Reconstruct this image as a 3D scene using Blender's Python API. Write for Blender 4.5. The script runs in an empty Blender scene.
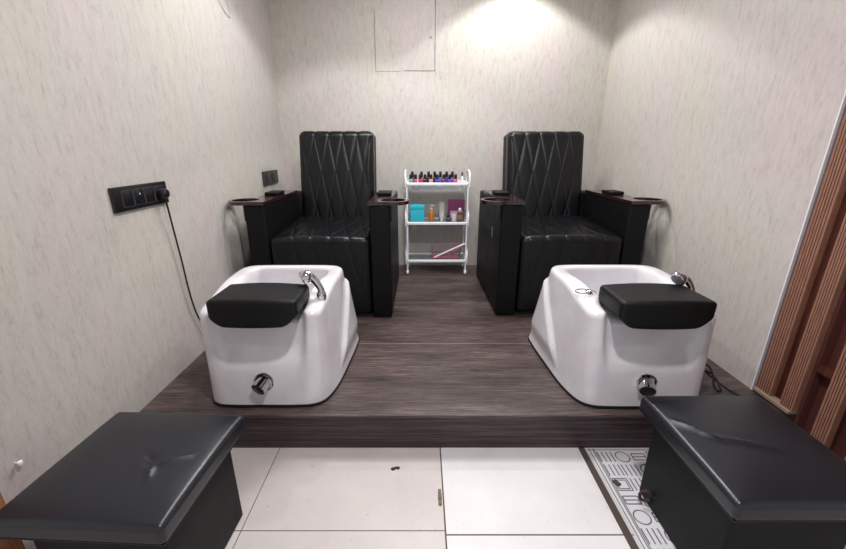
import bpy, bmesh, math, random
from mathutils import Vector, Matrix
from math import sin, cos, pi, sqrt, exp, atan, tan
random.seed(7)
sc = bpy.context.scene
COL = sc.collection

# ------------------------------------------------------------------ camera, world, lights, exposure
CAM_Z = 1.25
cd = bpy.data.cameras.new('camera'); cam = bpy.data.objects.new('camera', cd); COL.objects.link(cam)
cam.location = (0, 0, CAM_Z)
cam.rotation_euler = (pi/2 - math.atan(.3317), 0, 0)
cd.sensor_fit = 'HORIZONTAL'; cd.sensor_width = 36; cd.lens = 36*383/846
cd.shift_x = 2/846; cd.clip_start = .02
sc.camera = cam
sc.view_settings.view_transform = 'Standard'; sc.view_settings.look = 'None'
sc.view_settings.gamma = 1; sc.view_settings.use_curve_mapping = False
sc.view_settings.exposure = 0.58
w = bpy.data.worlds.new('world'); sc.world = w; w.use_nodes = True
w.node_tree.nodes['Background'].inputs[0].default_value = (.98, .98, 1.0, 1)
w.node_tree.nodes['Background'].inputs[1].default_value = .42

def light(name, kind, loc, energy, color, size=.1, target=None, cone=None, blend=.1):
    l = bpy.data.lights.new(name, kind); l.energy = energy; l.color = color
    if kind == 'AREA': l.shape = 'DISK'; l.size = size
    else: l.shadow_soft_size = size
    if kind == 'SPOT': l.spot_size = math.radians(cone); l.spot_blend = blend
    o = bpy.data.objects.new(name, l); COL.objects.link(o); o.location = loc
    if target: o.rotation_euler = (Vector(target)-Vector(loc)).to_track_quat('-Z', 'Y').to_euler()
    return o
light('ceiling_downlight_front', 'AREA', (.25, .62, 2.62), 22, (1, .975, .985), .16)
light('ceiling_fill_light', 'AREA', (.15, 2.35, 2.68), 24, (1, .99, .99), .7)  # added soft fill to brighten the back evenly, not a known fixture
light('ceiling_downlight_left', 'SPOT', (-.48, 2.45, 2.66), 30, (.97, .98, 1), .05, (-.48, 2.45, 0), 118, .25)
light('ceiling_downlight_right', 'SPOT', (.75, 3.12, 2.66), 32, (1, 1, .97), .05, (.75, 3.12, 0), 113, .14)

# ------------------------------------------------------------------ materials
def lin(c):
    return tuple((x/255/12.92 if x/255 <= .04045 else ((x/255+.055)/1.055)**2.4) for x in c)+(1,)
def mat(name, rgb, rough=.5, metal=0, coat=0, trans=0, alpha=1, spec=.5):
    m = bpy.data.materials.new(name); m.use_nodes = True
    b = m.node_tree.nodes['Principled BSDF']
    b.inputs['Base Color'].default_value = lin(rgb); b.inputs['Roughness'].default_value = rough
    b.inputs['Metallic'].default_value = metal; b.inputs['Coat Weight'].default_value = coat
    b.inputs['Coat Roughness'].default_value = .08
    b.inputs['Transmission Weight'].default_value = trans; b.inputs['Alpha'].default_value = alpha
    b.inputs['Specular IOR Level'].default_value = spec
    # faint procedural grain so that nothing is perfectly even
    m.diffuse_color = lin(rgb); nt = m.node_tree; tc = nt.nodes.new('ShaderNodeTexCoord'); n = nt.nodes.new('ShaderNodeTexNoise')
    n.inputs['Scale'].default_value = 60; nt.links.new(tc.outputs['Object'], n.inputs['Vector'])
    mr = nt.nodes.new('ShaderNodeMapRange'); mr.inputs[3].default_value = max(.02, rough-.05); mr.inputs[4].default_value = min(1, rough+.05)
    nt.links.new(n.outputs['Fac'], mr.inputs[0]); nt.links.new(mr.outputs[0], b.inputs['Roughness'])
    return m
def N(m, t): return m.node_tree.nodes.new(t)
def L(m, a, b): m.node_tree.links.new(a, b)
def bsdf(m): return m.node_tree.nodes['Principled BSDF']
def noise(m, scale, stretch=(1, 1, 1), detail=4, rough=.6, coord='Object'):
    tc = N(m, 'ShaderNodeTexCoord'); mp = N(m, 'ShaderNodeMapping'); mp.inputs['Scale'].default_value = stretch
    n = N(m, 'ShaderNodeTexNoise'); n.inputs['Scale'].default_value = scale
    n.inputs['Detail'].default_value = detail; n.inputs['Roughness'].default_value = rough
    L(m, tc.outputs[coord], mp.inputs['Vector']); L(m, mp.outputs[0], n.inputs['Vector'])
    return n.outputs['Fac']
def ramp(m, fac, stops):
    r = N(m, 'ShaderNodeValToRGB'); e = r.color_ramp.elements
    while len(e) < len(stops): e.new(.5)
    for k, (p, c) in enumerate(stops): e[k].position = p; e[k].color = lin(c)
    L(m, fac, r.inputs[0]); return r.outputs[0]
def mix(m, fac, a, b, mode='MIX'):
    x = N(m, 'ShaderNodeMix'); x.data_type = 'RGBA'; x.blend_type = mode
    if isinstance(fac, (int, float)): x.inputs[0].default_value = fac
    else: L(m, fac, x.inputs[0])
    for s, v in ((6, a), (7, b)):
        if isinstance(v, tuple): x.inputs[s].default_value = v
        else: L(m, v, x.inputs[s])
    return x.outputs[2]
def bump(m, h, strength, dist=.002):
    b = N(m, 'ShaderNodeBump'); b.inputs['Strength'].default_value = strength; b.inputs['Distance'].default_value = dist
    L(m, h, b.inputs['Height']); L(m, b.outputs[0], bsdf(m).inputs['Normal'])

# wallpaper: cream with fine upright grey streaks and small flecks
M_wall = mat('wallpaper', (205, 196, 190), .75)
s1 = noise(M_wall, 55, (1, 1, .26), 8, .82)
c1 = ramp(M_wall, s1, [(.36, (136, 127, 119)), (.47, (184, 177, 170)), (.66, (206, 201, 195))])
s2 = noise(M_wall, 24, (1, 1, .34), 9, .85)
c2 = ramp(M_wall, s2, [(.33, (104, 94, 86)), (.43, (184, 177, 170)), (1, (200, 194, 188))])
s3 = noise(M_wall, 2.2, (1, 1, .5), 3, .5)
c3 = ramp(M_wall, s3, [(.38, (188, 186, 172)), (.5, (184, 181, 178)), (.62, (194, 178, 184))])
cc = mix(M_wall, .45, c1, c2); cc = mix(M_wall, .33, cc, c3)
L(M_wall, cc, bsdf(M_wall).inputs['Base Color']); bump(M_wall, s1, .45, .002)

M_ceil = mat('ceiling_paint', (225, 222, 218), .9)
M_edge = mat('white_corner_trim', (226, 224, 226), .35)

M_wood = mat('dark_vinyl_wood', (90, 80, 80), .42)
g1 = noise(M_wood, 17, (.20, 8, 8), 10, .88)
c = ramp(M_wood, g1, [(.36, (20, 13, 12)), (.455, (58, 47, 45)), (.54, (98, 85, 83)), (.64, (170, 154, 149))])
g2 = noise(M_wood, 70, (.12, 4, 4), 5, .8)
c2 = ramp(M_wood, g2, [(.40, (16, 10, 10)), (.5, (78, 66, 65)), (.62, (132, 118, 116))])
g3 = noise(M_wood, 3.0, (.5, 2.2, 2.2), 3, .6)
c3 = ramp(M_wood, g3, [(.35, (150, 138, 130)), (.6, (255, 246, 244))])
wc = mix(M_wood, .5, c, c2); wc = mix(M_wood, .75, wc, c3, 'MULTIPLY')
L(M_wood, wc, bsdf(M_wood).inputs['Base Color']); bump(M_wood, g2, .4, .001)
M_riser = mat('dark_stage_riser', (50, 38, 42), .45)
g1 = noise(M_riser, 14, (.16, 9, 9), 9, .8)
c = ramp(M_riser, g1, [(.36, (20, 11, 13)), (.5, (50, 36, 39)), (.64, (92, 74, 76))])
L(M_riser, c, bsdf(M_riser).inputs['Base Color'])

def tile_mat(name, base, spot):
    m = mat(name, base, .34, spec=.35)
    n = noise(m, 5, (1, 1, 1), 5, .6)
    c = ramp(m, n, [(.3, tuple(int(x*.95) for x in base)), (.7, base)])
    n2 = noise(m, 70, (1, 1, 1), 3, .5)
    c2 = ramp(m, n2, [(.27, spot), (.33, (255, 255, 255))])
    L(m, mix(m, .35, c, c2, 'MULTIPLY'), bsdf(m).inputs['Base Color'])
    return m
M_tile = tile_mat('cream_floor_tile', (203, 194, 192), (120, 105, 100))
M_tile2 = tile_mat('white_floor_tile', (222, 218, 219), (190, 180, 178))
M_grout = mat('grey_grout', (92, 82, 78), .9)
M_soil = mat('dark_gap_mortar', (74, 64, 58), .9)

def leather(name, rgb, rough=.36, spec=.5):
    m = mat(name, rgb, rough, spec=spec)
    n = noise(m, 260, (1, 1, 1), 3, .6); bump(m, n, .22, .0006)
    n2 = noise(m, 9, (1, 1, 1), 4, .6)
    mr = N(m, 'ShaderNodeMapRange'); mr.inputs[3].default_value = rough-.08; mr.inputs[4].default_value = rough+.12
    L(m, n2, mr.inputs[0]); L(m, mr.outputs[0], bsdf(m).inputs['Roughness'])
    return m
M_lea = leather('black_leather', (9, 9, 13), .32, .36)
M_lea2 = leather('black_leather_matt', (6, 6, 9), .5, .25)
M_otto = leather('ottoman_leather', (22, 24, 31), .31, .55)
M_otto2 = leather('ottoman_side_leather', (13, 13, 15), .6, .3)
M_pil = leather('footrest_pad_black', (7, 7, 9), .5, .3)
M_mah = mat('dark_mahogany', (52, 22, 24), .25, coat=.5)
n = noise(M_mah, 20, (8, .8, 8), 5, .6)
L(M_mah, ramp(M_mah, n, [(.3, (24, 10, 12)), (.7, (52, 23, 25))]), bsdf(M_mah).inputs['Base Color'])
M_acr = mat('white_gloss_acrylic', (226, 220, 224), .12, coat=.4)
n = noise(M_acr, 4, (1, 1, 1), 4, .6)
L(M_acr, ramp(M_acr, n, [(.35, (214, 209, 214)), (.6, (228, 226, 230))]), bsdf(M_acr).inputs['Base Color'])
M_rub = mat('black_rubber', (16, 16, 17), .6)
M_chr = mat('chrome', (205, 205, 210), .09, metal=1)
M_dark = mat('dark_hollow', (14, 14, 18), .3)
M_plas = mat('black_socket_plastic', (24, 23, 27), .3)
M_line = mat('grey_module_outline', (84, 84, 90), .4)
M_sock = mat('dark_grey_socket', (52, 52, 50), .4)
M_white = mat('white_painted_steel', (243, 245, 250), .25)
M_glass = mat('shelf_glass', (225, 238, 235), .04, trans=.92)
bsdf(M_glass).inputs['IOR'].default_value = 1.12
M_slat = mat('fluted_slat_wood', (150, 104, 88), .45)
n = noise(M_slat, 60, (6, 6, .3), 5, .6)
L(M_slat, ramp(M_slat, n, [(.3, (116, 78, 64)), (.7, (158, 114, 94))]), bsdf(M_slat).inputs['Base Color'])
M_slatd = mat('reddish_brown_panel', (74, 36, 30), .3)
n = noise(M_slatd, 12, (6, 6, .6), 5, .6)
L(M_slatd, ramp(M_slatd, n, [(.3, (52, 24, 20)), (.7, (92, 48, 40))]), bsdf(M_slatd).inputs['Base Color'])
M_groove = mat('slat_groove', (66, 36, 30), .6)
M_slatd2 = mat('rosy_brown_panel', (96, 58, 54), .25)
M_post = mat('orange_brown_wood', (152, 100, 72), .45)
n = noise(M_post, 30, (6, 6, .5), 5, .6)
L(M_post, ramp(M_post, n, [(.3, (136, 86, 60)), (.7, (166, 112, 82))]), bsdf(M_post).inputs['Base Color'])
M_mat = mat('patterned_mat_ground', (208, 206, 210), .4)
M_matl = mat('patterned_mat_lines', (92, 92, 98), .6)

# ------------------------------------------------------------------ mesh helpers
class MB:
    def __init__(s): s.v = []; s.f = []; s.m = []
    def add(s, vs, fs, mi=0):
        o = len(s.v); s.v += [tuple(p) for p in vs]; s.f += [tuple(i+o for i in f) for f in fs]; s.m += [mi]*len(fs)
    def build(s, name, mats, parent=None, smooth=True, loc=None, merge=1e-5, sharp=40, recalc=True):
        me = bpy.data.meshes.new(name)
        if not isinstance(mats, (list, tuple)): mats = [mats]
        me.from_pydata(s.v, [], s.f)
        for m in mats: me.materials.append(m)
        for p, mi in zip(me.polygons, s.m): p.material_index = mi
        bm = bmesh.new(); bm.from_mesh(me)
        if merge: bmesh.ops.remove_doubles(bm, verts=bm.verts, dist=merge)
        if recalc: bmesh.ops.recalc_face_normals(bm, faces=bm.faces)
        bm.to_mesh(me); bm.free()
        if smooth:
            me.polygons.foreach_set('use_smooth', [True]*len(me.polygons))
            try: me.set_sharp_from_angle(angle=math.radians(sharp))
            except Exception: pass
        o = bpy.data.objects.new(name, me); COL.objects.link(o)
        if parent: o.parent = parent
        if loc: o.location = loc
        return o
def box(mb, x0, x1, y0, y1, z0, z1, mi=0):
    v = [(x, y, z) for x in (x0, x1) for y in (y0, y1) for z in (z0, z1)]
    mb.add(v, [(0, 1, 3, 2), (4, 6, 7, 5), (0, 4, 5, 1), (2, 3, 7, 6), (0, 2, 6, 4), (1, 5, 7, 3)], mi)
def rbox(mb, x0, x1, y0, y1, z0, z1, r, n=(1, 1, 1), k=3, warp=None, disp=None, mi=0):
    """rounded box; disp(p, nrm) -> offset along the normal, warp(p) -> p"""
    c = Vector(((x0+x1)/2, (y0+y1)/2, (z0+z1)/2)); h = [(x1-x0)/2, (y1-y0)/2, (z1-z0)/2]
    ax = []
    for i in range(3):
        inn = h[i]-r; a = [inn + r*tan(pi/4*j/k) for j in range(1, k+1)]
        ax.append([-q for q in reversed(a)] + [-inn+2*inn*j/n[i] for j in range(n[i]+1)] + a)
    def P(p):
        q = Vector([max(-(h[i]-r), min(h[i]-r, p[i])) for i in range(3)]); d = Vector(p)-q
        nr = d.normalized() if d.length > 1e-9 else Vector((0, 0, 1))
        w_ = q+nr*r+c
        if disp: w_ = w_+nr*disp(w_, nr)
        return warp(w_) if warp else w_
    for a in range(3):
        b, d = (a+1) % 3, (a+2) % 3
        for s in (-1, 1):
            vs = []; fs = []; nb, nd = len(ax[b]), len(ax[d])
            for i in range(nb):
                for j in range(nd):
                    p = [0, 0, 0]; p[a] = s*h[a]; p[b] = ax[b][i]; p[d] = ax[d][j]; vs.append(P(p))
            for i in range(nb-1):
                for j in range(nd-1):
                    q = (i*nd+j, (i+1)*nd+j, (i+1)*nd+j+1, i*nd+j+1); fs.append(q if s > 0 else q[::-1])
            mb.add(vs, fs, mi)
def spline(pts, n=8, closed=False):
    P = [Vector(p) for p in pts]; out = []; m = len(P)
    for i in range(m if closed else m-1):
        if closed: a, b, c, d = P[(i-1) % m], P[i], P[(i+1) % m], P[(i+2) % m]
        else: a, b, c, d = P[max(i-1, 0)], P[i], P[i+1], P[min(i+2, m-1)]
        for j in range(n):
            t = j/n
            out.append(.5*((2*b)+(c-a)*t+(2*a-5*b+4*c-d)*t*t+(-a+3*b-3*c+d)*t**3))
    if not closed: out.append(P[-1])
    return out
def tube(mb, pts, r, seg=8, closed=False, mi=0, cap=True):
    P = [Vector(p) for p in pts]; m = len(P); R = r if isinstance(r, (list, tuple)) else [r]*m
    T = [((P[(i+1) % m] if (closed or i < m-1) else P[i]) - (P[i-1] if (closed or i > 0) else P[i])).normalized() for i in range(m)]
    u = T[0].orthogonal().normalized(); vs = []
    for i in range(m):
        u = (u-T[i]*u.dot(T[i])).normalized(); v = T[i].cross(u)
        for k in range(seg):
            a = 2*pi*k/seg; vs.append(P[i]+(u*cos(a)+v*sin(a))*R[i])
    fs = []
    for i in range(m if closed else m-1):
        for k in range(seg):
            a, b = i*seg+k, i*seg+(k+1) % seg; c, d = ((i+1) % m)*seg+(k+1) % seg, ((i+1) % m)*seg+k
            fs.append((a, b, c, d))
    if cap and not closed: fs += [tuple(reversed(range(seg))), tuple(range((m-1)*seg, m*seg))]
    mb.add(vs, fs, mi)
def lathe(mb, prof, origin=(0, 0, 0), axis=(0, 0, 1), seg=24, mi=0):
    A = Vector(axis).normalized(); u = A.orthogonal().normalized(); v = A.cross(u); O = Vector(origin)
    vs = []; n = len(prof)
    for r, z in prof:
        for k in range(seg):
            a = 2*pi*k/seg; vs.append(O+A*z+(u*cos(a)+v*sin(a))*max(r, 1e-5))
    fs = [(i*seg+k, i*seg+(k+1) % seg, (i+1)*seg+(k+1) % seg, (i+1)*seg+k) for i in range(n-1) for k in range(seg)]
    fs += [tuple(reversed(range(seg))), tuple(range((n-1)*seg, n*seg))]
    mb.add(vs, fs, mi)
def prism(mb, outline, holes, z0, z1, mi=0):
    """flat board with holes, outline in xy"""
    bm = bmesh.new(); es = []
    for loop in [outline]+holes:
        vs = [bm.verts.new((x, y, 0)) for x, y in loop]
        es += [bm.edges.new((vs[i], vs[(i+1) % len(vs)])) for i in range(len(vs))]
    bmesh.ops.triangle_fill(bm, use_beauty=True, use_dissolve=False, edges=es)
    bm.verts.ensure_lookup_table(); bm.verts.index_update()
    xy = [(v.co.x, v.co.y) for v in bm.verts]; tr = [tuple(v.index for v in f.verts) for f in bm.faces]; bm.free()
    m = len(xy)
    mb.add([(x, y, z1) for x, y in xy]+[(x, y, z0) for x, y in xy], tr+[tuple(m+i for i in reversed(t)) for t in tr], mi)
    o = 0; vs = [(x, y, z1) for x, y in xy]+[(x, y, z0) for x, y in xy]; fs = []
    for loop in [outline]+holes:
        k = len(loop)
        for i in range(k): a, b = o+i, o+(i+1) % k; fs.append((a, b, m+b, m+a))
        o += k
    mb.add(vs, fs, mi)

def tag(o, label=None, cat=None, group=None, kind=None):
    if label: o['label'] = label
    if cat: o['category'] = cat
    if group: o['group'] = group
    if kind: o['kind'] = kind
    return o
def empty(name, loc, label, cat, group=None, rz=0):
    o = bpy.data.objects.new(name, None); COL.objects.link(o); o.location = loc; o.rotation_euler.z = rz
    o.empty_display_size = .05
    return tag(o, label, cat, group)
def dup(root, loc, label, rz=0, group=None):
    r = root.copy(); COL.objects.link(r); r.location = loc; r.rotation_euler.z = rz; r['label'] = label
    if group: r['group'] = group
    for ch in list(root.children):
        c = ch.copy(); COL.objects.link(c); c.parent = r
        for g in ch.children:
            d = g.copy(); COL.objects.link(d); d.parent = c
    return r
def struct(name, mb, m, **k):
    return tag(mb.build(name, m, smooth=False, **k), kind='structure')

# ------------------------------------------------------------------ the setting
XL, XR, YB, S = -1.21, 1.55, 3.54, .172
CEIL = 2.72
b = MB(); box(b, XL-.1, XL, .60, YB+.1, 0, CEIL); struct('wall_left', b, M_wall)
b = MB(); box(b, XL, XR, YB, YB+.1, 0, CEIL); struct('wall_back', b, M_wall)
b = MB(); box(b, XR, XR+.1, 1.538, YB+.1, 0, CEIL); struct('wall_right', b, M_wall)
b = MB(); box(b, XR-.002, XR+.1, 1.533, 1.538, 0, CEIL); box(b, XR+.001, XR+.1, 1.524, 1.533, 0, CEIL, 1); struct('trim_1', b, [M_edge, mat('grey_edge_shade', (138, 128, 132), .5)])  # grey strip next to the white trim is a shadow band set in colour
b = MB(); box(b, -2.6, 3.0, -2.0, YB+.1, CEIL, CEIL+.08); struct('ceiling', b, M_ceil)
# tiled floor: tiles in their own grid with thin joints
b = MB(); box(b, -2.6, 3.0, -2.0, YB+.1, -.06, -.004, 2)
xs = [-2.72, -2.02, -1.32, -.618, .083]; ys = [-1.83, -1.13, -.43, .27, .972, 1.68]
g = .0018
for i in range(len(xs)-1):
    for j in range(len(ys)-1):
        box(b, max(xs[i], -2.6)+g, xs[i+1]-g, ys[j]+g, ys[j+1]-g, -.01, 0, 0)
xs2 = [.083, .693]; ys2 = [-1.48, -.87, -.26, .35, .957, 1.57]
for j in range(len(ys2)-1):
    box(b, .083+g+.002, .688, ys2[j]+g*1.6, ys2[j+1]-g*1.6, -.01, .0006, 1)
for i in range(4):
    for j in range(len(ys2)-1):
        box(b, .715+i*.6+g, min(3.0, .715+(i+1)*.6)-g, ys2[j]+g, ys2[j+1]-g, -.01, 0, 0)
box(b, .688, .7165, -2.0, 1.68, -.01, -.0012, 3)
struct('floor', b, [M_tile, M_tile2, M_grout, M_soil], merge=0)
# platform
b = MB(); box(b, XL, XR, 1.364, YB, .14, S); box(b, XL, XR, 1.352, 1.364, .160, S)
for k in range(6): # rounded nosing
    a0, a1 = pi/2*k/6, pi/2*(k+1)/6
for yj in (1.98, 2.59, 3.19): box(b, XL, XR, yj, yj+.0025, S-.001, S+.0004, 1)
o = struct('trim_2', b, [M_wood, mat('pale_joint', (150, 138, 132), .6)])
b = MB(); rbox(b, XL, XR, 1.354, 1.366, 0, .1585, .003); box(b, XL, XR, 1.366, 1.39, 0, .14)
o = struct('trim_3', b, M_riser)
# low kerb under the slatted screen
b = MB(); box(b, XR-.002, XR+.06, 1.345, 1.523, 0, .185); box(b, XR-.010, XR+.06, 1.345, 1.523, .185, .197, 1)
struct('trim_4', b, [M_riser, mat('beige_kerb_lip', (142, 122, 108), .6)])

# access panel outlined by thin seams on the back wall
b = MB()
box(b, -.375, -.372, YB-.0015, YB+.002, 1.845, 2.29)
box(b, .112, .116, YB-.0015, YB+.002, 1.852, 2.56)
box(b, -.14, .116, YB-.0015, YB+.002, 1.850, 1.854)
box(b, -.372, -.17, YB-.0012, YB+.002, 1.8465, 1.8478)
box(b, .075, .080, YB-.0015, YB+.002, 2.085, 2.10); box(b, .083, .088, YB-.0015, YB+.002, 2.09, 2.097)
struct('trim_5', b, mat('dark_seam', (70, 62, 60), .9))

# slatted wooden screen on the right
scr = empty('slatted_screen', (XR+.06, 1.0, 0), 'reddish brown wooden slatted screen beside right wall end', 'screen')
def fluted(mb, y0, y1, x0, x1, z0, z1, n=6):
    """face at x0 with n narrow dark grooves"""
    d = (y1-y0)/n; pts = [(x0, y0)]; mi = []
    for i in range(1, n):
        y = y0+d*i; g_ = d*.13
        for p, k in (((x0, y-g_), 0), ((x0+.003, y-g_*.5), 1), ((x0+.003, y+g_*.5), 1), ((x0, y+g_), 1)): pts.append(p); mi.append(k)
    pts.append((x0, y1)); mi.append(0); pts += [(x1, y1), (x1, y0)]; mi += [0, 0, 0]
    m = len(pts)
    for i in range(m):
        j_ = (i+1) % m
        mb.add([pts[i]+(z0,), pts[j_]+(z0,), pts[j_]+(z1,), pts[i]+(z1,)], [(0, 1, 2, 3)], mi[i])
    mb.add([(x, y, z) for z in (z0, z1) for x, y in pts], [tuple(reversed(range(m))), tuple(range(m, 2*m))])
ox, oy, oz = XR+.06, 1.0, 0
for k, (ya, yb) in enumerate(((1.452, 1.520), (1.345, 1.402), (1.195, 1.252), (1.065, 1.122), (.935, .992), (.805, .862), (.675, .732), (.545, .602))):
    b = MB(); fluted(b, ya-oy, yb-oy, -.055, -.030, .198 if k < 2 else 0, CEIL-.004, 6); b.build('slat', [M_slat, M_groove], scr, smooth=False)
b = MB(); box(b, -.030, -.018, .345, .523, .198, CEIL-.004); b.build('backing_board', M_slatd, scr, smooth=False)
b = MB(); box(b, .010, .030, -.5, .345, 0, CEIL-.004); box(b, -.029, .010, .333, .3445, 0, CEIL-.004); b.build('backing_panel', M_slatd2, scr, smooth=False)
for k, zz in enumerate((.40, .74, 1.5)):
    b = MB(); box(b, -.030, .010, -.5, .345, zz, zz+.03); b.build('rail', M_slatd, scr, smooth=False)

# post at the left edge
b = MB(); fluted(b, 0, .1, .045, -.045, 0, CEIL-.003, 1)
o = b.build('wooden_post', [M_post, M_groove], smooth=False, loc=(-1.150, .675, 0))
o.rotation_euler.z = 0
tag(o, 'orange brown wooden post at the lower left corner before the left ottoman', 'post')

# ------------------------------------------------------------------ pedicure chairs
def saw(x):  # distance to the nearest integer
    return abs(x-round(x))
def quilt(u, v, du, dv, depth=.0024, wd=.0036, puff=.0024):
    a = u/du+v/dv; c_ = u/du-v/dv
    da = saw(a)*du*.97; dc = saw(c_)*du*.97
    d = min(da, dc)
    return -depth*exp(-(d/wd)**2) - puff*exp(-(d/(wd*4.0))**2)
def make_chair(loc, label):
    t = empty('pedicure_chair', loc, label, 'chair', 'black quilted pedicure armchairs on the platform')
    # local: x centre, y 0 = front of the arms, z 0 = platform
    W, AW, AH = .455, .130, .745
    for s in (-1, 1):
        x0, x1 = (W-AW, W) if s > 0 else (-W, -W+AW)
        b = MB(); rbox(b, x0, x1, 0, .84, .012, AH, .012, (2, 4, 4), 3)
        b.build('armrest', M_lea2, t)
    b = MB(); box(b, -W+.03, W-.03, .03, .80, 0, .02); b.build('plinth', M_rub, t, smooth=False)
    # seat with quilted top rolling into the front
    sx = W-AW-.004; H0 = .545
    def dsp(p, nr):
        if p.z < .2: return 0
        q = quilt(p.x+.05, (p.y-.0)+(-(p.z-.50) if nr.z < .7 else 0), .118, .46) if p.y < .62 else 0
        e = 1-max(0, (abs(p.x)/sx))**8
        return (q + (.012*max(0, nr.z)*(1-(p.x/sx)**2)))*e
    b = MB(); rbox(b, -sx, sx, -.012, .70, .03, H0, .038, (110, 120, 60), 12, lambda p: Vector((p.x, p.y, p.z+.030*max(0, p.y-.05)*max(0, p.z)/.5/.6)), dsp)
    b.build('seat', M_lea, t)
    # backrest
    hw, zb, zt = .286, .50, 1.195
    def dsp2(p, nr):
        q = quilt(p.x+.054, p.z-1.165, .108, .50) if nr.y < .3 else 0
        e = 1-max(0, min(1, abs(p.x)/hw))**14
        return q*e*min(1, max(0, .5-nr.y)*1.5)
    def wp(p):
        tt = (p.z-zb)/(zt-zb)
        return Vector((p.x, p.y+.13*tt-.02*sin(pi*tt)*(1-(p.x/hw)**2), p.z))
    b = MB(); rbox(b, -hw, hw, .56, .70, zb, zt, .042, (130, 4, 130), 9, wp, dsp2)
    b.build('backrest', M_lea, t)
    b = MB(); rbox(b, -hw-.002, hw+.002, .635, .76, zb-.1, zt-.02, .03, (4, 4, 12), 5, lambda p: Vector((p.x, p.y+.13*(p.z-zb)/(zt-zb), p.z)))
    b.build('backrest_shell', M_lea2, t)
    # cup-holder trays and pads on the arms
    for s in (-1, 1):
        xi, xo = s*(W-AW-.004), s*W
        cx, cy, ro, ri = s*(W+.018), .085, .102, .080
        ang = [(-pi*.5-.55)+(pi+1.0)*k/30 for k in range(31)]
        out = [(cx+s*ro*cos(a), cy+ro*sin(a)) for a in ang]
        out += [(xo+s*.004, .26), (xo+s*.004, .66), (xi, .66), (xi, -.018)]
        hole = [(cx+ri*cos(2*pi*k/32), cy+ri*sin(2*pi*k/32)) for k in range(32)]
        b = MB(); prism(b, out, [hole], AH+.001, AH+.022)
        b.build('armrest_tray', M_mah, t, sharp=30)
        b = MB(); rbox(b, s*(W-AW/2)-.048, s*(W-AW/2)+.048, .30, .44, AH+.022, AH+.045, .008, (2, 2, 1), 3)
        b.build('tray_pad', M_lea2, t)
        b = MB(); rbox(b, (W if s > 0 else -W-.012), (W+.012 if s > 0 else -W), .02, .10, AH-.10, AH+.001, .004)
        b.build('tray_bracket', M_rub, t)
    return t
ch = make_chair((-.634, 2.330, S), 'black quilted leather pedicure armchair near the left wall, behind left footbath')
ch2 = dup(ch, (.960, 2.365, S), 'black quilted leather pedicure armchair near the right wall, behind right footbath', math.radians(1.0))
ch.scale = (.975, 1, 1); ch2.scale = (1.015, 1, 1)
b = MB(); rbox(b, -.4590, -.4552, .24, .262, .49, .56, .001, (1, 1, 1), 1)
o = b.build('side_switch', mat('pale_switch', (120, 120, 124), .4), ch2, smooth=False); o['label'] = 'small pale switch on the side of the armrest'

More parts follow.
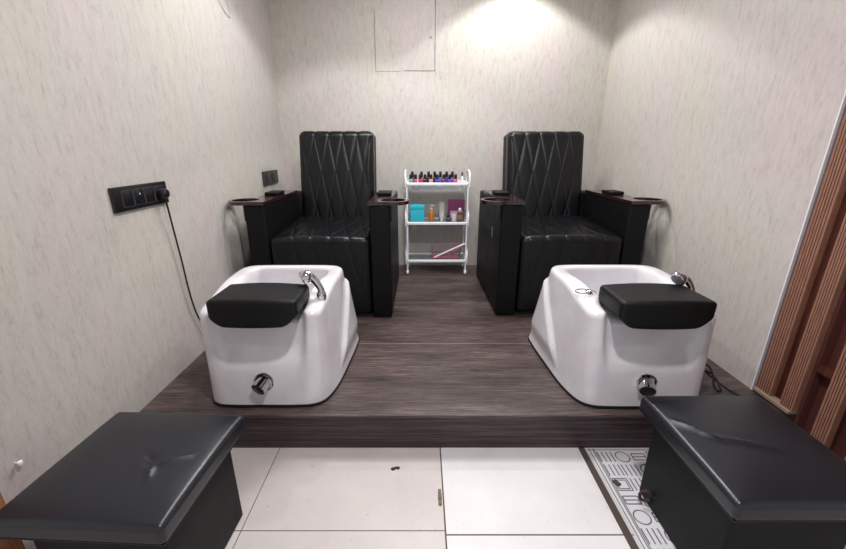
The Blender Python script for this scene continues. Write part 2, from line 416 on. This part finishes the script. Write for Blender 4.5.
# ------------------------------------------------------------------ footbaths
def sm(a, b_, x):
    t = max(0, min(1, (x-a)/(b_-a))); return t*t*(3-2*t)
def make_tub(loc, label):
    t = empty('pedicure_footbath', loc, label, 'footbath', 'white pedicure footbaths on the platform')
    # local: y 0 = front foot, z 0 = platform
    Bt = [(0, 0), (.13, 0), (.215, .010), (.264, .055), (.294, .17), (.310, .36), (.320, .54), (.312, .64), (.25, .67), (0, .675)]
    Tp = [(0, .035), (.13, .035), (.225, .036), (.262, .072), (.268, .17), (.272, .32), (.278, .46), (.264, .535), (.20, .568), (0, .572)]
    Iw = [(0, .17), (.08, .17), (.135, .175), (.162, .21), (.174, .27), (.188, .34), (.202, .43), (.194, .49), (.15, .518), (0, .522)]
    def ring(A, B=None, h=0):
        B = B or A
        half = [(a[0]*(1-h)+b_[0]*h, a[1]*(1-h)+b_[1]*h, 0) for a, b_ in zip(A, B)]
        full = half+[(-x, y, 0) for x, y, z in reversed(half[1:-1])]
        return spline(full, 12, True)
    H = .478
    def rimz(x, y):
        # pillow saddle in the front middle, gentle raised corners
        sad = (1-sm(.155, .205, abs(x)))*(1-sm(.12, .20, y))
        corner = (1-sm(.05, .22, y))*sm(.15, .22, abs(x))
        return H-.060*sad*(1-.3*(1-sm(.0, .3, y)))-.048*(1-sm(.02, .36, y))+.006*corner
    rows = []
    NL = 44
    for i in range(NL+1):
        h = i/NL
        R = ring(Bt, Tp, h**.85); row = []
        for p in R:
            x, y = p.x, p.y
            top = rimz(x, y)
            z = .012+h*(top-.022-.012)
            # recessed front panel that flares out to nothing half way down
            wf = (1-sm(.150+.03*h, .185+.03*h, abs(x)))*(1-sm(.0, .13, y))
            y += .030*wf*sm(.42, .80, h)
            # slight waist at the foot
            # raised wing on the flanks towards the rear
            yw = .17+.42*(z/H)
            wing = sm(yw-.008, yw+.010, p.y)*sm(.06, .30, h)*(1-sm(.86, .93, h))*sm(.6, .9, abs(x)/.25)
            x += math.copysign(.019*wing, x)
            row.append(Vector((x, y, z)))
        rows.append(row)
    last = rows[-1]; n = len(last)
    cen = Vector((0, .32, 0))
    R_in = ring(Iw)
    outer = ring(Tp)
    def blend(f, dz):
        r_ = []
        for a, c_ in zip(last, R_in):
            x = a.x*(1-f)+c_.x*f; y = a.y*(1-f)+c_.y*f
            r_.append(Vector((x, y, rimz(x, y)+dz)))
        return r_
    for f, dz in ((.03, -.012), (.09, -.004), (.18, 0), (.35, .001), (.5, .001), (.65, .001), (.80, 0), (.92, -.005), (1.0, -.016)): rows.append(blend(f, dz))
    for sc_, z in ((.985, .43), (.96, .36), (.93, .28), (.90, .22), (.85, .185), (.74, .17), (.5, .165), (.2, .163)):
        rows.append([Vector((p.x*sc_, .345+(p.y-.345)*sc_, min(z, 9))) for p in R_in])
    b = MB(); vs = [p for r_ in rows for p in r_]
    fs = [(i*n+k, i*n+(k+1) % n, (i+1)*n+(k+1) % n, (i+1)*n+k) for i in range(len(rows)-1) for k in range(n)]
    fs += [tuple(range((len(rows)-1)*n, len(rows)*n))]
    b.add(vs, fs); b.build('tub_shell', M_acr, t, sharp=60)
    # thin black band around the bottom of the shell
    b = MB(); R = ring(Bt); n2 = len(R)
    q = [Vector((p.x*s_, .34+(p.y-.34)*s_, z)) for s_, z in ((.985, 0), (1.012, 0), (1.012, .012), (.98, .014)) for p in R]
    b.add(q, [(i*n2+k, i*n2+(k+1) % n2, (i+1)*n2+(k+1) % n2, (i+1)*n2+k) for i in range(3) for k in range(n2)]+[tuple(reversed(range(n2))), tuple(range(3*n2, 4*n2))])
    b.build('base_band', M_rub, t)
    # footrest pillow: arched top, rounded lower corners
    def pw(p):
        a = p.x/.172
        z = p.z
        bot = max(0, (abs(a)-.62)/.38)
        if z < .455: z += .055*bot**2*(.455-z)/.06
        ztop = .012*(1-a*a)*sm(.43, .52, z)
        y = p.y+.018*a*a*(1-sm(-.1, .3, p.y))
        return Vector((p.x*(1.045-.01*sm(-.05, .13, p.y)), y+.014*sm(.50, .40, p.z) if False else y, z+ztop+.010*sm(-.03, .12, p.y)*0))
    b = MB(); rbox(b, -.170, .178, -.052, .165, .400, .512, .016, (24, 8, 6), 5, pw)
    b.build('footrest_pillow', M_pil, t)
    # drain spout at the front
    d = empty_part = MB()
    fy = .017
    lathe(d, [(.034, 0), (.043, .0), (.045, .004), (.043, .009), (.038, .010), (.034, .004)], (0, fy, .118), (0, -1, .06), 28)
    o = d.build('drain_flange', M_chr, t)
    d = MB(); 
    P0 = Vector((0, fy-.002, .118)); ax_ = Vector((-.30, -.88, -.30)).normalized()
    u = Vector((0, 0, 1)); u = (u-ax_*u.dot(ax_)).normalized(); v_ = ax_.cross(u)
    seg = 24; vs = []
    for rr, kk in ((.032, 0), (.032, 1), (.0295, 1), (.0295, .2)):
        for k in range(seg):
            a = 2*pi*k/seg; off = u*cos(a)+v_*sin(a)
            ln = .044
            vs.append(P0+off*rr+ax_*(ln*kk))
    d.add(vs, [(i*seg+k, i*seg+(k+1) % seg, (i+1)*seg+(k+1) % seg, (i+1)*seg+k) for i in range(3) for k in range(seg)]+[tuple(range(3*seg, 4*seg))])
    o2 = d.build('drain_spout', M_chr, t)
    d = MB(); vs = []
    for kk in (.84, .90):
        for k in range(seg):
            a = 2*pi*k/seg; off = u*cos(a)+v_*sin(a); vs.append(P0+off*.0298+ax_*(.044*kk))
    d.add(vs, [(k, (k+1) % seg, seg+(k+1) % seg, seg+k) for k in range(seg)]+[tuple(reversed(range(seg))), tuple(range(seg, 2*seg))])
    d.build('spout_mouth', M_dark, o2)
    # hand shower on the right rim
    hx, hy, hz = .222, .160, H-.002
    s_ = MB(); lathe(s_, [(.020, -.020), (.022, -.006), (.022, .006), (.017, .010), (.015, .02)], (hx, hy, hz), (0, 0, 1), 20)
    hb = s_.build('shower_holder', M_chr, t)
    s_ = MB()
    pts = spline([(hx+.003, hy, hz+.010), (hx-.010, hy, hz+.036), (hx-.030, hy+.002, hz+.064), (hx-.056, hy+.004, hz+.084)], 6)
    rr = [.0135+.0055*i/(len(pts)-1) for i in range(len(pts))]
    tube(s_, pts, rr, 14)
    lathe(s_, [(.016, -.020), (.023, -.012), (.030, .004), (.032, .024), (.030, .027)], (hx-.054, hy+.002, hz+.076), (-.80, -.30, -.42), 24)
    sh = s_.build('hand_shower', M_chr, t)
    s_ = MB(); lathe(s_, [(.0235, 0), (.0235, .0015)], Vector((hx-.054, hy+.002, hz+.076))+Vector((-.80, -.30, -.42)).normalized()*.0265, (-.80, -.30, -.42), 20)
    f_ = s_.build('spray_face', mat('spray_face_grey', (120, 120, 126), .4), sh)
    return t
tub = make_tub((-.677, 1.408, S), 'white footbath before the left armchair, black pad across its front')
tub2 = dup(tub, (.966, 1.398, S), 'white footbath before the right armchair, with a wire ring on its rim', 0)
for tb, dx_ in ((tub, .024), (tub2, -.016)):
    for c_ in tb.children:
        if c_.name.startswith(('shower_holder', 'hand_shower')): c_.location.x = dx_; c_.location.z = -.010 if c_.name.startswith('shower_holder') else -.003
        if c_.name.startswith('footrest_pillow'): c_.location.x = .010 if tb is tub else -.008
tub.scale = (.975, 1, 1); tub2.scale = (1.03, 1.03, 1)
b = MB()
rg = [(-.240+.030*cos(2*pi*k/28), .190+.017*sin(2*pi*k/28), .4705+.004*sin(2*pi*k/28)) for k in range(28)]
tube(b, rg, .0026, 8, True)
tube(b, spline([(-.211, .190, .471), (-.198, .188, .474), (-.185, .185, .466)], 6), .003, 8)
lathe(b, [(.016, 0), (.016, .006), (.009, .012), (.002, .013)], (-.205, .205, .461), (0, 0, 1), 16)
o = b.build('plug_ring', M_chr, tub2); o['label'] = 'chrome wire ring lying on the rim'

# ------------------------------------------------------------------ ottomans
def make_ottoman(loc, label, seed, W, D, ridge):
    t = empty('ottoman', loc, label, 'ottoman', None)
    b = MB(); rbox(b, -W/2+.042, W/2-.042, .042, D-.042, 0, .342, .008, (2, 2, 3), 3); b.build('storage_box', M_otto2, t)
    def dsp(p, nr):
        if nr.z < .5: return 0
        e = (1-(2*p.x/W)**4)*(1-(2*(p.y-D/2)/D)**4)
        r_ = .017*max(0, e)
        for (x0, y0, x1, y1, hgt, wd) in ridge:
            dx, dy = x1-x0, y1-y0; ll = dx*dx+dy*dy
            tt = max(0, min(1, ((p.x-x0)*dx+(p.y-y0)*dy)/ll)); d_ = sqrt((p.x-x0-dx*tt)**2+(p.y-y0-dy*tt)**2)
            sd = ((p.x-x0)*dy-(p.y-y0)*dx)/sqrt(ll)
            f = exp(-(d_/wd)**2)*sin(pi*(.15+.7*tt))
            r_ += hgt*f*(1 if sd > 0 else .6-.9*min(1, -sd/wd))
        return r_*min(1, (nr.z-.5)*2)
    b = MB(); rbox(b, -W/2, W/2, 0, D, .343, .401, .015, (90, 90, 3), 6, None, dsp); b.build('padded_lid', M_otto, t)
    b = MB(); box(b, -W/2+.004, W/2-.004, .004, D-.004, .3415, .346); b.build('lid_board', M_rub, t, smooth=False)
    return t
ot = make_ottoman((-.830, .672, 0), 'black box ottoman on the tiles at left, dented lid, close to the left wall', 1, .440, .412,
    [(.098, .120, .081, .167, .007, .014), (.081, .167, .040, .200, -.007, .020), (.078, .162, .150, .212, .008, .016)])
ot.rotation_euler.z = math.radians(-2.5)
ot2 = make_ottoman((1.002, .722, .0036), 'black box ottoman on the tiles at right, long crease, beside the patterned mat', 2, .424, .452,
    [(-.175, .300, -.110, .212, .008, .016), (-.125, .230, .050, .165, .007, .018)])
b = MB(); tube(b, spline([(-.172, .34, .055), (-.19, .345, .068), (-.205, .35, .050), (-.198, .345, .028), (-.172, .34, .030)], 6), .0055, 8)
o = b.build('pull_loop', mat('brown_cord', (62, 44, 42), .8), ot2); o['label'] = 'brown cord loop low on the side'

# ------------------------------------------------------------------ patterned mat beside the right ottoman
b = MB(); X0, X1, Y0, Y1 = .724, 1.50, .55, 1.345
box(b, X0, X1, Y0, Y1, .0003, .003)
zt = .0034
def bar(x0, y0, x1, y1, wd=.0048):
    d = Vector((x1-x0, y1-y0, 0)); 
    if d.length < 1e-6: return
    nrm = Vector((-d.y, d.x, 0)).normalized()*wd/2
    A, B = Vector((x0, y0, 0)), Vector((x1, y1, 0))
    q = [A-nrm, B-nrm, B+nrm, A+nrm]
    b.add([(p.x, p.y, .0025) for p in q]+[(p.x, p.y, zt) for p in q], [(4, 5, 6, 7), (0, 1, 5, 4), (1, 2, 6, 5), (2, 3, 7, 6), (3, 0, 4, 7), (3, 2, 1, 0)], 1)
for xx in (X0+.008, X0+.022, X0+.028): bar(xx, Y0, xx, Y1, .0036)
bar(X0, Y1-.006, X1, Y1-.006, .004)
rr = random.Random(3); cell = .070
for i in range(12):
    for j in range(13):
        cx_ = X0+.062+i*cell; cy_ = Y1-.045-j*cell; kx = (i*2+j*3) % 5; s_ = .028
        if cx_+s_ > X1 or cy_-s_ < Y0: continue
        if kx in (0, 3):
            for k_ in range(4): bar(cx_-s_+.0187*k_, cy_-s_, cx_-s_+.0187*k_, cy_+s_)
        elif kx == 1:
            for q_ in (s_, s_*.72):
                bar(cx_-q_, cy_-q_, cx_+q_, cy_-q_, .0042); bar(cx_+q_, cy_-q_, cx_+q_, cy_+q_, .0042)
                bar(cx_+q_, cy_+q_, cx_-q_, cy_+q_, .0042); bar(cx_-q_, cy_+q_, cx_-q_, cy_-q_, .0042)
        elif kx == 2:
            for q_ in (s_,):
                for k_ in range(18):
                    a, a2 = 2*pi*k_/18, 2*pi*(k_+1)/18
                    bar(cx_+q_*cos(a), cy_+q_*sin(a), cx_+q_*cos(a2), cy_+q_*sin(a2), .0045)
        else:
            q_ = s_
            bar(cx_-q_, cy_-q_*.6, cx_+q_, cy_-q_*.6); bar(cx_+q_, cy_-q_*.6, cx_+q_, cy_+q_*.6)
            bar(cx_+q_, cy_+q_*.6, cx_-q_, cy_+q_*.6); bar(cx_-q_, cy_+q_*.6, cx_-q_, cy_-q_*.6); bar(cx_-q_, cy_, cx_+q_, cy_)
o = b.build('patterned_mat', [M_mat, M_matl], smooth=False, merge=0)
tag(o, 'white mat with grey line pattern of squares and circles under the right ottoman', 'mat')

# ------------------------------------------------------------------ sockets and cable on the left wall
so = empty('socket_plate', (XL, 1.673, 1.052), 'long black four module socket plate on the left wall, plug in its right end', 'socket')
b = MB(); rbox(b, 0, .012, -.168, .168, -.049, .049, .003, (1, 1, 1), 2); b.build('plate', M_plas, so)
for k in range(4):
    yc = -.090+.066*k
    b = MB(); rbox(b, .008, .0145, yc-.030, yc+.030, -.033, .033, .0015, (1, 1, 1), 1); m_ = b.build('socket_module', M_plas, so)
    b = MB()
    for (ya, yb, za, zb_) in ((-.031, .031, .0322, .0332), (-.031, .031, -.0332, -.0322), (-.0312, -.0302, -.033, .033), (.0302, .0312, -.033, .033)):
        box(b, .0115, .0148, yc+ya, yc+yb, za, zb_)
    b.build('module_outline', M_line, m_, smooth=False)
    b = MB()
    if k == 1:
        lathe(b, [(.0035, 0), (.0035, .001)], (.0146, yc+.004, .012), (1, 0, 0), 12); b2 = MB(); lathe(b2, [(.0018, 0), (.0018, .001)], (.0146, yc+.010, -.020), (1, 0, 0), 10); b2.build('indicator', M_line, m_)
        b.build('indicator', mat('pale_indicator', (190, 190, 195), .4), m_)
    elif k != 3:
        for (dy_, dz_) in ((0, .014), (-.011, -.008), (.011, -.008)):
            lathe(b, [(.0038, 0), (.0038, .0006)], (.0143, yc+dy_, dz_), (1, 0, 0), 12)
        b.build('pin_holes', M_dark, m_)
# second plate
s2 = empty('socket_plate', (XL, 3.155, 1.023), 'small dark grey two module socket plate near the back left corner', 'socket')
b = MB(); rbox(b, 0, .012, -.155, .155, -.052, .052, .003, (1, 1, 1), 2); b.build('plate', M_sock, s2)
for k in range(2):
    yc = -.062+.118*k
    b = MB(); rbox(b, .008, .016, yc-.050, yc+.050, -.034, .030, .0015, (1, 1, 1), 1); m_ = b.build('socket_module', M_plas, s2)
    b = MB(); box(b, .0155, .0165, yc-.052, yc+.052, .030, .0325); box(b, .0155, .0165, yc-.052, yc-.049, -.034, .03); b.build('module_outline', M_line, m_, smooth=False)
# plug with cable
pl = empty('power_cable', (XL+.0146, 1.781, 1.05), 'black plug and cable running from the long socket plate down behind left footbath', 'cable')
b = MB(); lathe(b, [(.020, 0), (.023, .004), (.023, .026), (.018, .034), (.008, .036)], (0, 0, 0), (1, .05, 0), 22); b.build('plug', M_plas, pl)
b = MB()
cpts = [(.018, .0, -.012), (.018, .004, -.03), (.016, .012, -.09), (.010, .03, -.20), (.008, .045, -.34), (.006, .055, -.47), (.004, .075, -.60), (.006, .11, -.70), (.03, .17, -.78), (.09, .18, -.84), (.14, .15, -.868), (.18, .10, -.870)]
P_ = spline(cpts, 8); tube(b, P_, [.006 if i < 8 else .0042 for i in range(len(P_))], 8); b.build('cord', M_rub, pl)
# right tub's cable behind it
b = MB()
tube(b, spline([(1.345, 1.76, .180), (1.365, 1.66, .240), (1.370, 1.60, .262), (1.372, 1.56, .235), (1.365, 1.53, .195), (1.378, 1.515, .1785), (1.400, 1.53, .181), (1.392, 1.575, .220), (1.368, 1.60, .232), (1.380, 1.585, .215), (1.42, 1.54, .186), (1.445, 1.49, .178), (1.46, 1.44, .178)], 8), .0045, 8)
o = b.build('looped_cable', M_rub); tag(o, 'thin black cable looping on the platform between right footbath and right wall', 'cable')

# small white nail in the left wall, wire loop higher up
b = MB(); lathe(b, [(.0022, -.004), (.0022, .012)], (XL, .907, .357), (1, 0, 0), 8); rbox(b, XL+.010, XL+.018, .900, .914, .350, .364, .003, (1, 1, 1), 2)
o = b.build('wall_hook', M_white); tag(o, 'tiny white hook on the lower left wall above the left ottoman', 'hook')
b = MB(); tube(b, spline([(XL+.003, 2.60, 2.30), (XL+.006, 2.67, 2.10), (XL+.006, 2.77, 2.035), (XL+.006, 2.82, 2.05), (XL+.006, 2.77, 2.15), (XL+.003, 2.68, 2.32)], 8), .0022, 6)
o = b.build('wire_loop', mat('pale_wire', (196, 190, 186), .5)); tag(o, 'pale thin wire loop hanging high on the left wall', 'wire')

# ------------------------------------------------------------------ trolley
TX0, TX1, TY0, TY1 = -.125, .398, 3.235, 3.475
tr = empty('trolley', ((TX0+TX1)/2, (TY0+TY1)/2, S), 'white three tier trolley with glass shelves between the two armchairs', 'trolley')
cx0, cy0 = (TX0+TX1)/2, (TY0+TY1)/2
hx, hy = (TX1-TX0)/2, (TY1-TY0)/2
SH = [.128, .462, .790]   # shelf heights above the platform
for sx in (-1, 1):
    for sy in (-1, 1):
        b = MB(); tube(b, [(sx*(hx-.006), sy*(hy-.012), .045), (sx*(hx-.006), sy*(hy-.012), SH[2])], .0075, 10); b.build('post', M_white, tr)
        b = MB(); X_, Y_ = sx*(hx-.006), sy*(hy-.012)
        lathe(b, [(.004, -.008), (.019, -.008), (.021, -.004), (.021, .004), (.019, .008), (.004, .008)], (X_, Y_+.006, .021), (1, 0, 0), 18)
        box(b, X_-.011, X_-.0085, Y_-.006, Y_+.012, .018, .048); box(b, X_+.0085, X_+.011, Y_-.006, Y_+.012, .018, .048); box(b, X_-.011, X_+.011, Y_-.006, Y_+.012, .042, .048)
        b.build('castor', M_white, tr)
for z in SH:
    b = MB(); q = .012
    rbox(b, -hx, hx, -hy, -hy+q, z-.012, z+.012, .004); rbox(b, -hx, hx, hy-q, hy, z-.012, z+.012, .004)
    rbox(b, -hx, -hx+q, -hy, hy, z-.012, z+.012, .004); rbox(b, hx-q, hx, -hy, hy, z-.012, z+.012, .004)
    b.build('shelf_frame', M_white, tr)
    b = MB(); box(b, -hx+q-.003, hx-q+.003, -hy+q-.003, hy-q+.003, z-.003, z+.003); b.build('glass_shelf', M_glass, tr, smooth=False)
    for sx in (-1, 1):
        b = MB(); X_ = sx*(hx+.004)
        tube(b, spline([(X_, -hy+.004, z-.02), (X_, -hy+.002, z+.045), (X_, -hy+.03, z+.088), (X_, 0, z+.105), (X_, hy-.03, z+.088), (X_, hy-.002, z+.045), (X_, hy-.004, z-.02)], 8), .0075, 10)
        b.build('side_hoop', M_white, tr)
# shallow drawer under the top shelf
b = MB(); z1, z0 = SH[2]-.018, SH[2]-.062
vs = []
for (f, z) in ((1, z1), (.93, z0), (.915, z0+.003), (.985, z1)):
    vs += [(-hx*f*.86, -.01*f, z), (hx*f*.86, -.01*f, z), (hx*f*.86, hy*f*.86, z), (-hx*f*.86, hy*f*.86, z)]
fs = [(i*4+k, i*4+(k+1) % 4, (i+1)*4+(k+1) % 4, (i+1)*4+k) for i in range(3) for k in range(4)]+[(4, 5, 6, 7), (8, 9, 10, 11)]
b.add(vs, fs)
for sx in (-1, 1): rbox(b, sx*hx*.86-.012, sx*hx*.86+.012, -.02, 0, z1-.004, z1+.008, .003)
b.build('hanging_tray', M_white, tr, smooth=False)

# nail polish on the top shelf
ZT = S+SH[2]+.003
def polish(x, y, rgb, cap_rgb=(18, 18, 22), h=1.0, tall=False, label=''):
    t = empty('nail_polish_bottle', (x, y, ZT), label, 'nail polish', 'nail polish bottles on the top shelf of the trolley')
    key = 'polish_%d_%d_%d' % rgb
    m = bpy.data.materials.get(key) or mat(key, rgb, .15, coat=.5)
    b = MB(); r_ = .0165
    if tall: lathe(b, [(.010, 0), (.0125, .002), (.0125, .040), (.009, .048), (.006, .050)], seg=18)
    else: rbox(b, -r_, r_, -r_*.8, r_*.8, 0, .036*h, .005, (1, 1, 1), 3, lambda p: p)
    b.build('bottle_body', m, t)
    b = MB(); z0_ = .050 if tall else .036*h
    lathe(b, [(.0125, z0_-.001), (.0135, z0_+.002), (.0115, z0_+.036*h), (.010, z0_+.038*h)], seg=18); b.build('bottle_cap', M_cap if cap_rgb == (18, 18, 22) else mat('cap', cap_rgb, .4), t)
    return t
M_cap = mat('black_cap', (18, 18, 22), .3)
front = [(-.085, (120, 168, 158), 'green'), (-.046, (214, 70, 140), 'bright pink'), (-.006, (190, 30, 120), 'magenta'), (.034, (40, 36, 42), 'black'), 
         (.083, (226, 150, 140), 'peach'), (.135, (60, 80, 190), 'blue'), (.190, (130, 20, 60), 'wine red'), (.240, (104, 74, 176), 'violet'), (.288, (216, 90, 124), 'rose pink')]
near_words = ['front row, far left end', 'front row, second from left', 'front row, third from left', 'front row, fourth from left', 'front row, fifth from left',
              'front row, middle', 'front row, third from right', 'front row, second from right', 'front row, right end']
for (x, c_, nm), wd_ in zip(front, near_words):
    polish(x, 3.285, c_, label='small %s nail polish on the top trolley shelf, %s' % (nm, wd_))
back = [(-.077, (60, 96, 96), 'dark green'), (.000, (210, 96, 40), 'orange'), (.060, (50, 44, 50), 'charcoal'), (.112, (88, 20, 40), 'dark red'),
        (.160, (92, 100, 190), 'pale blue'), (.213, (60, 70, 160), 'deep blue'), (.262, (120, 90, 190), 'lilac')]
bw = ['back row, left end', 'back row, second from left', 'back row, third from left', 'back row, fourth from left', 'back row, third from right', 'back row, second from right', 'back row, right end']
for (x, c_, nm), wd_ in zip(back, bw):
    polish(x+.004, 3.345, c_, h=1.25, label='taller %s nail polish on the top trolley shelf, %s' % (nm, wd_))
t = empty('marker_pen', (.345, 3.30, ZT), 'white pen with dark tip standing at the right end of the top shelf', 'pen')
b = MB(); lathe(b, [(.004, 0), (.009, .002), (.009, .055), (.007, .058)], seg=16); b.build('pen_barrel', M_white, t)
b = MB(); lathe(b, [(.0075, .056), (.0075, .085), (.005, .090)], seg=16); b.build('pen_cap', mat('purple_cap', (70, 50, 96), .4), t)

# middle shelf
ZM = S+SH[1]+.003
t = empty('gift_box', (-.031, 3.325, ZM), 'turquoise box with a lid standing at the left end of the middle shelf', 'box')
M_turq = mat('turquoise_card', (44, 186, 206), .5)
b = MB(); rbox(b, -.059, .059, -.045, .045, 0, .112, .003); b.build('box_body', M_turq, t)
b = MB(); rbox(b, -.061, .061, -.047, .047, .1125, .145, .003); b.build('lid', M_turq, t)
t = empty('pump_bottle', (.090, 3.32, ZM), 'amber bottle with a pale pump top right of the turquoise box', 'bottle')
b = MB(); lathe(b, [(.018, 0), (.022, .003), (.022, .072), (.018, .084), (.010, .092), (.009, .098)], seg=22); b.build('bottle_body', mat('amber_oil', (196, 112, 34), .12, coat=.6), t)
b = MB(); lathe(b, [(.011, .096), (.012, .098), (.012, .112), (.004, .114), (.004, .130), (.009, .132), (.009, .142)], seg=18)
rbox(b, -.006, .024, -.005, .005, .133, .143, .002); b.build('pump_head', mat('pale_pump', (214, 190, 186), .4), t)
t = empty('squeeze_tube', (.182, 3.355, ZM), 'pale translucent squeeze tube standing on its cap in the middle of the middle shelf', 'tube')
M_tubep = mat('pale_tube', (200, 194, 194), .25)
b = MB(); rbox(b, -.024, .024, -.012, .012, .020, .165, .006, (3, 2, 6), 3, lambda p: Vector((p.x*(.8+.25*p.z/.165), p.y*(1.2-1.0*p.z/.165), p.z))); b.build('tube_body', M_tubep, t)
b = MB(); lathe(b, [(.014, 0), (.015, .002), (.013, .022)], seg=18); b.build('tube_cap', M_white, t)
t = empty('purple_box', (.312, 3.395, ZM), 'purple carton standing at the right back of the middle shelf', 'box')
b = MB(); rbox(b, -.072, .072, -.022, .022, 0, .180, .002); b.build('carton', mat('purple_card', (132, 48, 100), .5), t)
b = MB(); box(b, -.055, .055, -.0228, -.0215, .02, .085); b.build('carton_label', mat('pale_pink_print', (214, 176, 192), .5), t, smooth=False)
t = empty('polish_bottle', (.238, 3.30, ZM), 'small dark purple bottle with round black cap before the purple carton', 'bottle')
b = MB(); rbox(b, -.020, .020, -.016, .016, 0, .036, .007, (1, 1, 1), 3); b.build('bottle_body', mat('dark_purple_glass', (52, 46, 78), .15, coat=.5), t)
b = MB(); lathe(b, [(.008, .035), (.013, .038), (.013, .060), (.008, .066)], seg=18); b.build('bottle_cap', M_cap, t)
b = MB(); lathe(b, [(.018, 0), (.021, .003), (.024, .066), (.0225, .066), (.020, .006)], seg=22)
o = b.build('cup', mat('pale_cup', (222, 216, 220), .3), loc=(.290, 3.335, ZM)); tag(o, 'small pale cup between dark bottle and brown bottle on the middle shelf', 'cup')
t = empty('dropper_bottle', (.334, 3.295, ZM), 'brown bottle with white cap and printed label at right of the middle shelf', 'bottle')
b = MB(); lathe(b, [(.019, 0), (.023, .003), (.023, .080), (.017, .090), (.010, .094)], seg=22); b.build('bottle_body', mat('brown_glass', (88, 62, 34), .15, coat=.5), t)
b = MB(); lathe(b, [(.0233, .022), (.0236, .023), (.0236, .062), (.0233, .063)], seg=22); b.build('bottle_label', mat('ochre_label', (134, 108, 72), .5), t)
b = MB(); lathe(b, [(.012, .092), (.0135, .094), (.012, .118), (.010, .120)], seg=18); b.build('bottle_cap', M_white, t)

# bottom shelf: a pink trimmed clear tray with long sticks
ZB = S+SH[0]+.003
t = empty('clear_tray', (.225, 3.345, ZB), 'clear open tray with pink base and rims on the right of the bottom shelf', 'tray')
M_clear = mat('clear_plastic', (240, 234, 236), .08, trans=.96); bsdf(M_clear).inputs['IOR'].default_value = 1.15
M_pink = mat('pink_plastic', (176, 96, 112), .4)
b = MB(); box(b, -.125, .125, -.07, .07, 0, .010); b.build('tray_base', M_pink, t, smooth=False)
b = MB(); box(b, -.125, .125, -.07, -.067, .010, .075); box(b, -.125, .125, .067, .07, .010, .105); box(b, -.125, -.122, -.067, .067, .010, .095); box(b, .122, .125, -.067, .067, .010, .095)
b.build('tray_walls', M_clear, t, smooth=False)
b = MB(); tube(b, [(-.125, -.069, .012), (-.125, -.069, .077), ], .0035, 8); b.build('tray_rim', M_pink, t); b = MB(); tube(b, [(-.125, .069, .012), (-.125, .069, .105)], .0025, 8)
tube(b, [(-.125, .069, .105), (.125, .069, .105)], .002, 8); b.build('tray_rim', M_pink, t)
def stick(name, p0, p1, r_, m, label, cat, mtip=None):
    d = Vector(p1)-Vector(p0)
    t = empty(name, p0, label, cat)
    b = MB(); tube(b, [(0, 0, 0), d*.05, d*.95, d], [r_*.6, r_, r_, r_*.7], 12); b.build('handle', m, t)
    if mtip:
        b = MB(); tube(b, [d*.72, d*1.02], r_*1.15, 12); b.build('tip', mtip, t)
    return t
stick('nail_file', (.118, 3.262, ZB+.026), (.385, 3.264, ZB+.150), .0065, M_white, 'long white stick leaning across the front of the clear tray', 'stick')
stick('cuticle_tool', (.170, 3.292, ZB+.020), (.372, 3.312, ZB+.116), .0045, M_pink, 'pink thin tool leaning inside the clear tray under white stick', 'tool')
stick('brush', (.255, 3.320, ZB+.030), (.402, 3.335, ZB+.118), .0055, M_pink, 'short brush with yellow and brown tip at right of clear tray', 'brush', mat('brown_tip', (120, 80, 50), .5))

# small bits on the floor tiles
M_bit = mat('dark_debris', (62, 54, 50), .8)
b = MB(); b.add([(-.034, .004, 0), (-.020, -.008, 0), (-.004, -.004, 0), (.006, .004, 0), (.022, -.002, 0), (.034, .014, 0), (.012, .018, 0), (-.006, .010, 0), (-.018, .012, 0)]+
      [(-.030, .004, .004), (-.020, -.005, .005), (-.004, -.001, .006), (.006, .006, .006), (.022, .001, .005), (.030, .013, .003), (.012, .015, .006), (-.006, .009, .006), (-.018, .010, .005)],
      [tuple(range(8, -1, -1)), tuple(range(9, 18))]+[(i, (i+1) % 9, 9+(i+1) % 9, 9+i) for i in range(9)])
o = b.build('dry_leaf', M_bit, loc=(-.105, 1.235, .0002)); o.scale = (.6, .8, 1); tag(o, 'tiny dark dry leaf bit on the cream tile before the platform', 'debris')
b = MB(); 
for dy_, r_ in ((.022, .008), (.0, .010), (-.024, .009)): rbox(b, -r_*.7, r_*.7, dy_-.012, dy_+.010, 0, .007, .003, (1, 1, 1), 3)
o = b.build('dirt_clump', mat('olive_dirt', (120, 106, 90), .9), loc=(.071, 1.105, .0002)); tag(o, 'small beige dirt clump on the joint between cream and white tile', 'debris')
b = MB(); rbox(b, -.010, .010, -.014, .014, 0, .005, .002, (1, 1, 1), 2)
o = b.build('dirt_crumb', M_bit, loc=(.765, 1.165, .0036)); o.rotation_euler.z = .5; tag(o, 'small dark crumb on the patterned mat left of the cord loop', 'debris')
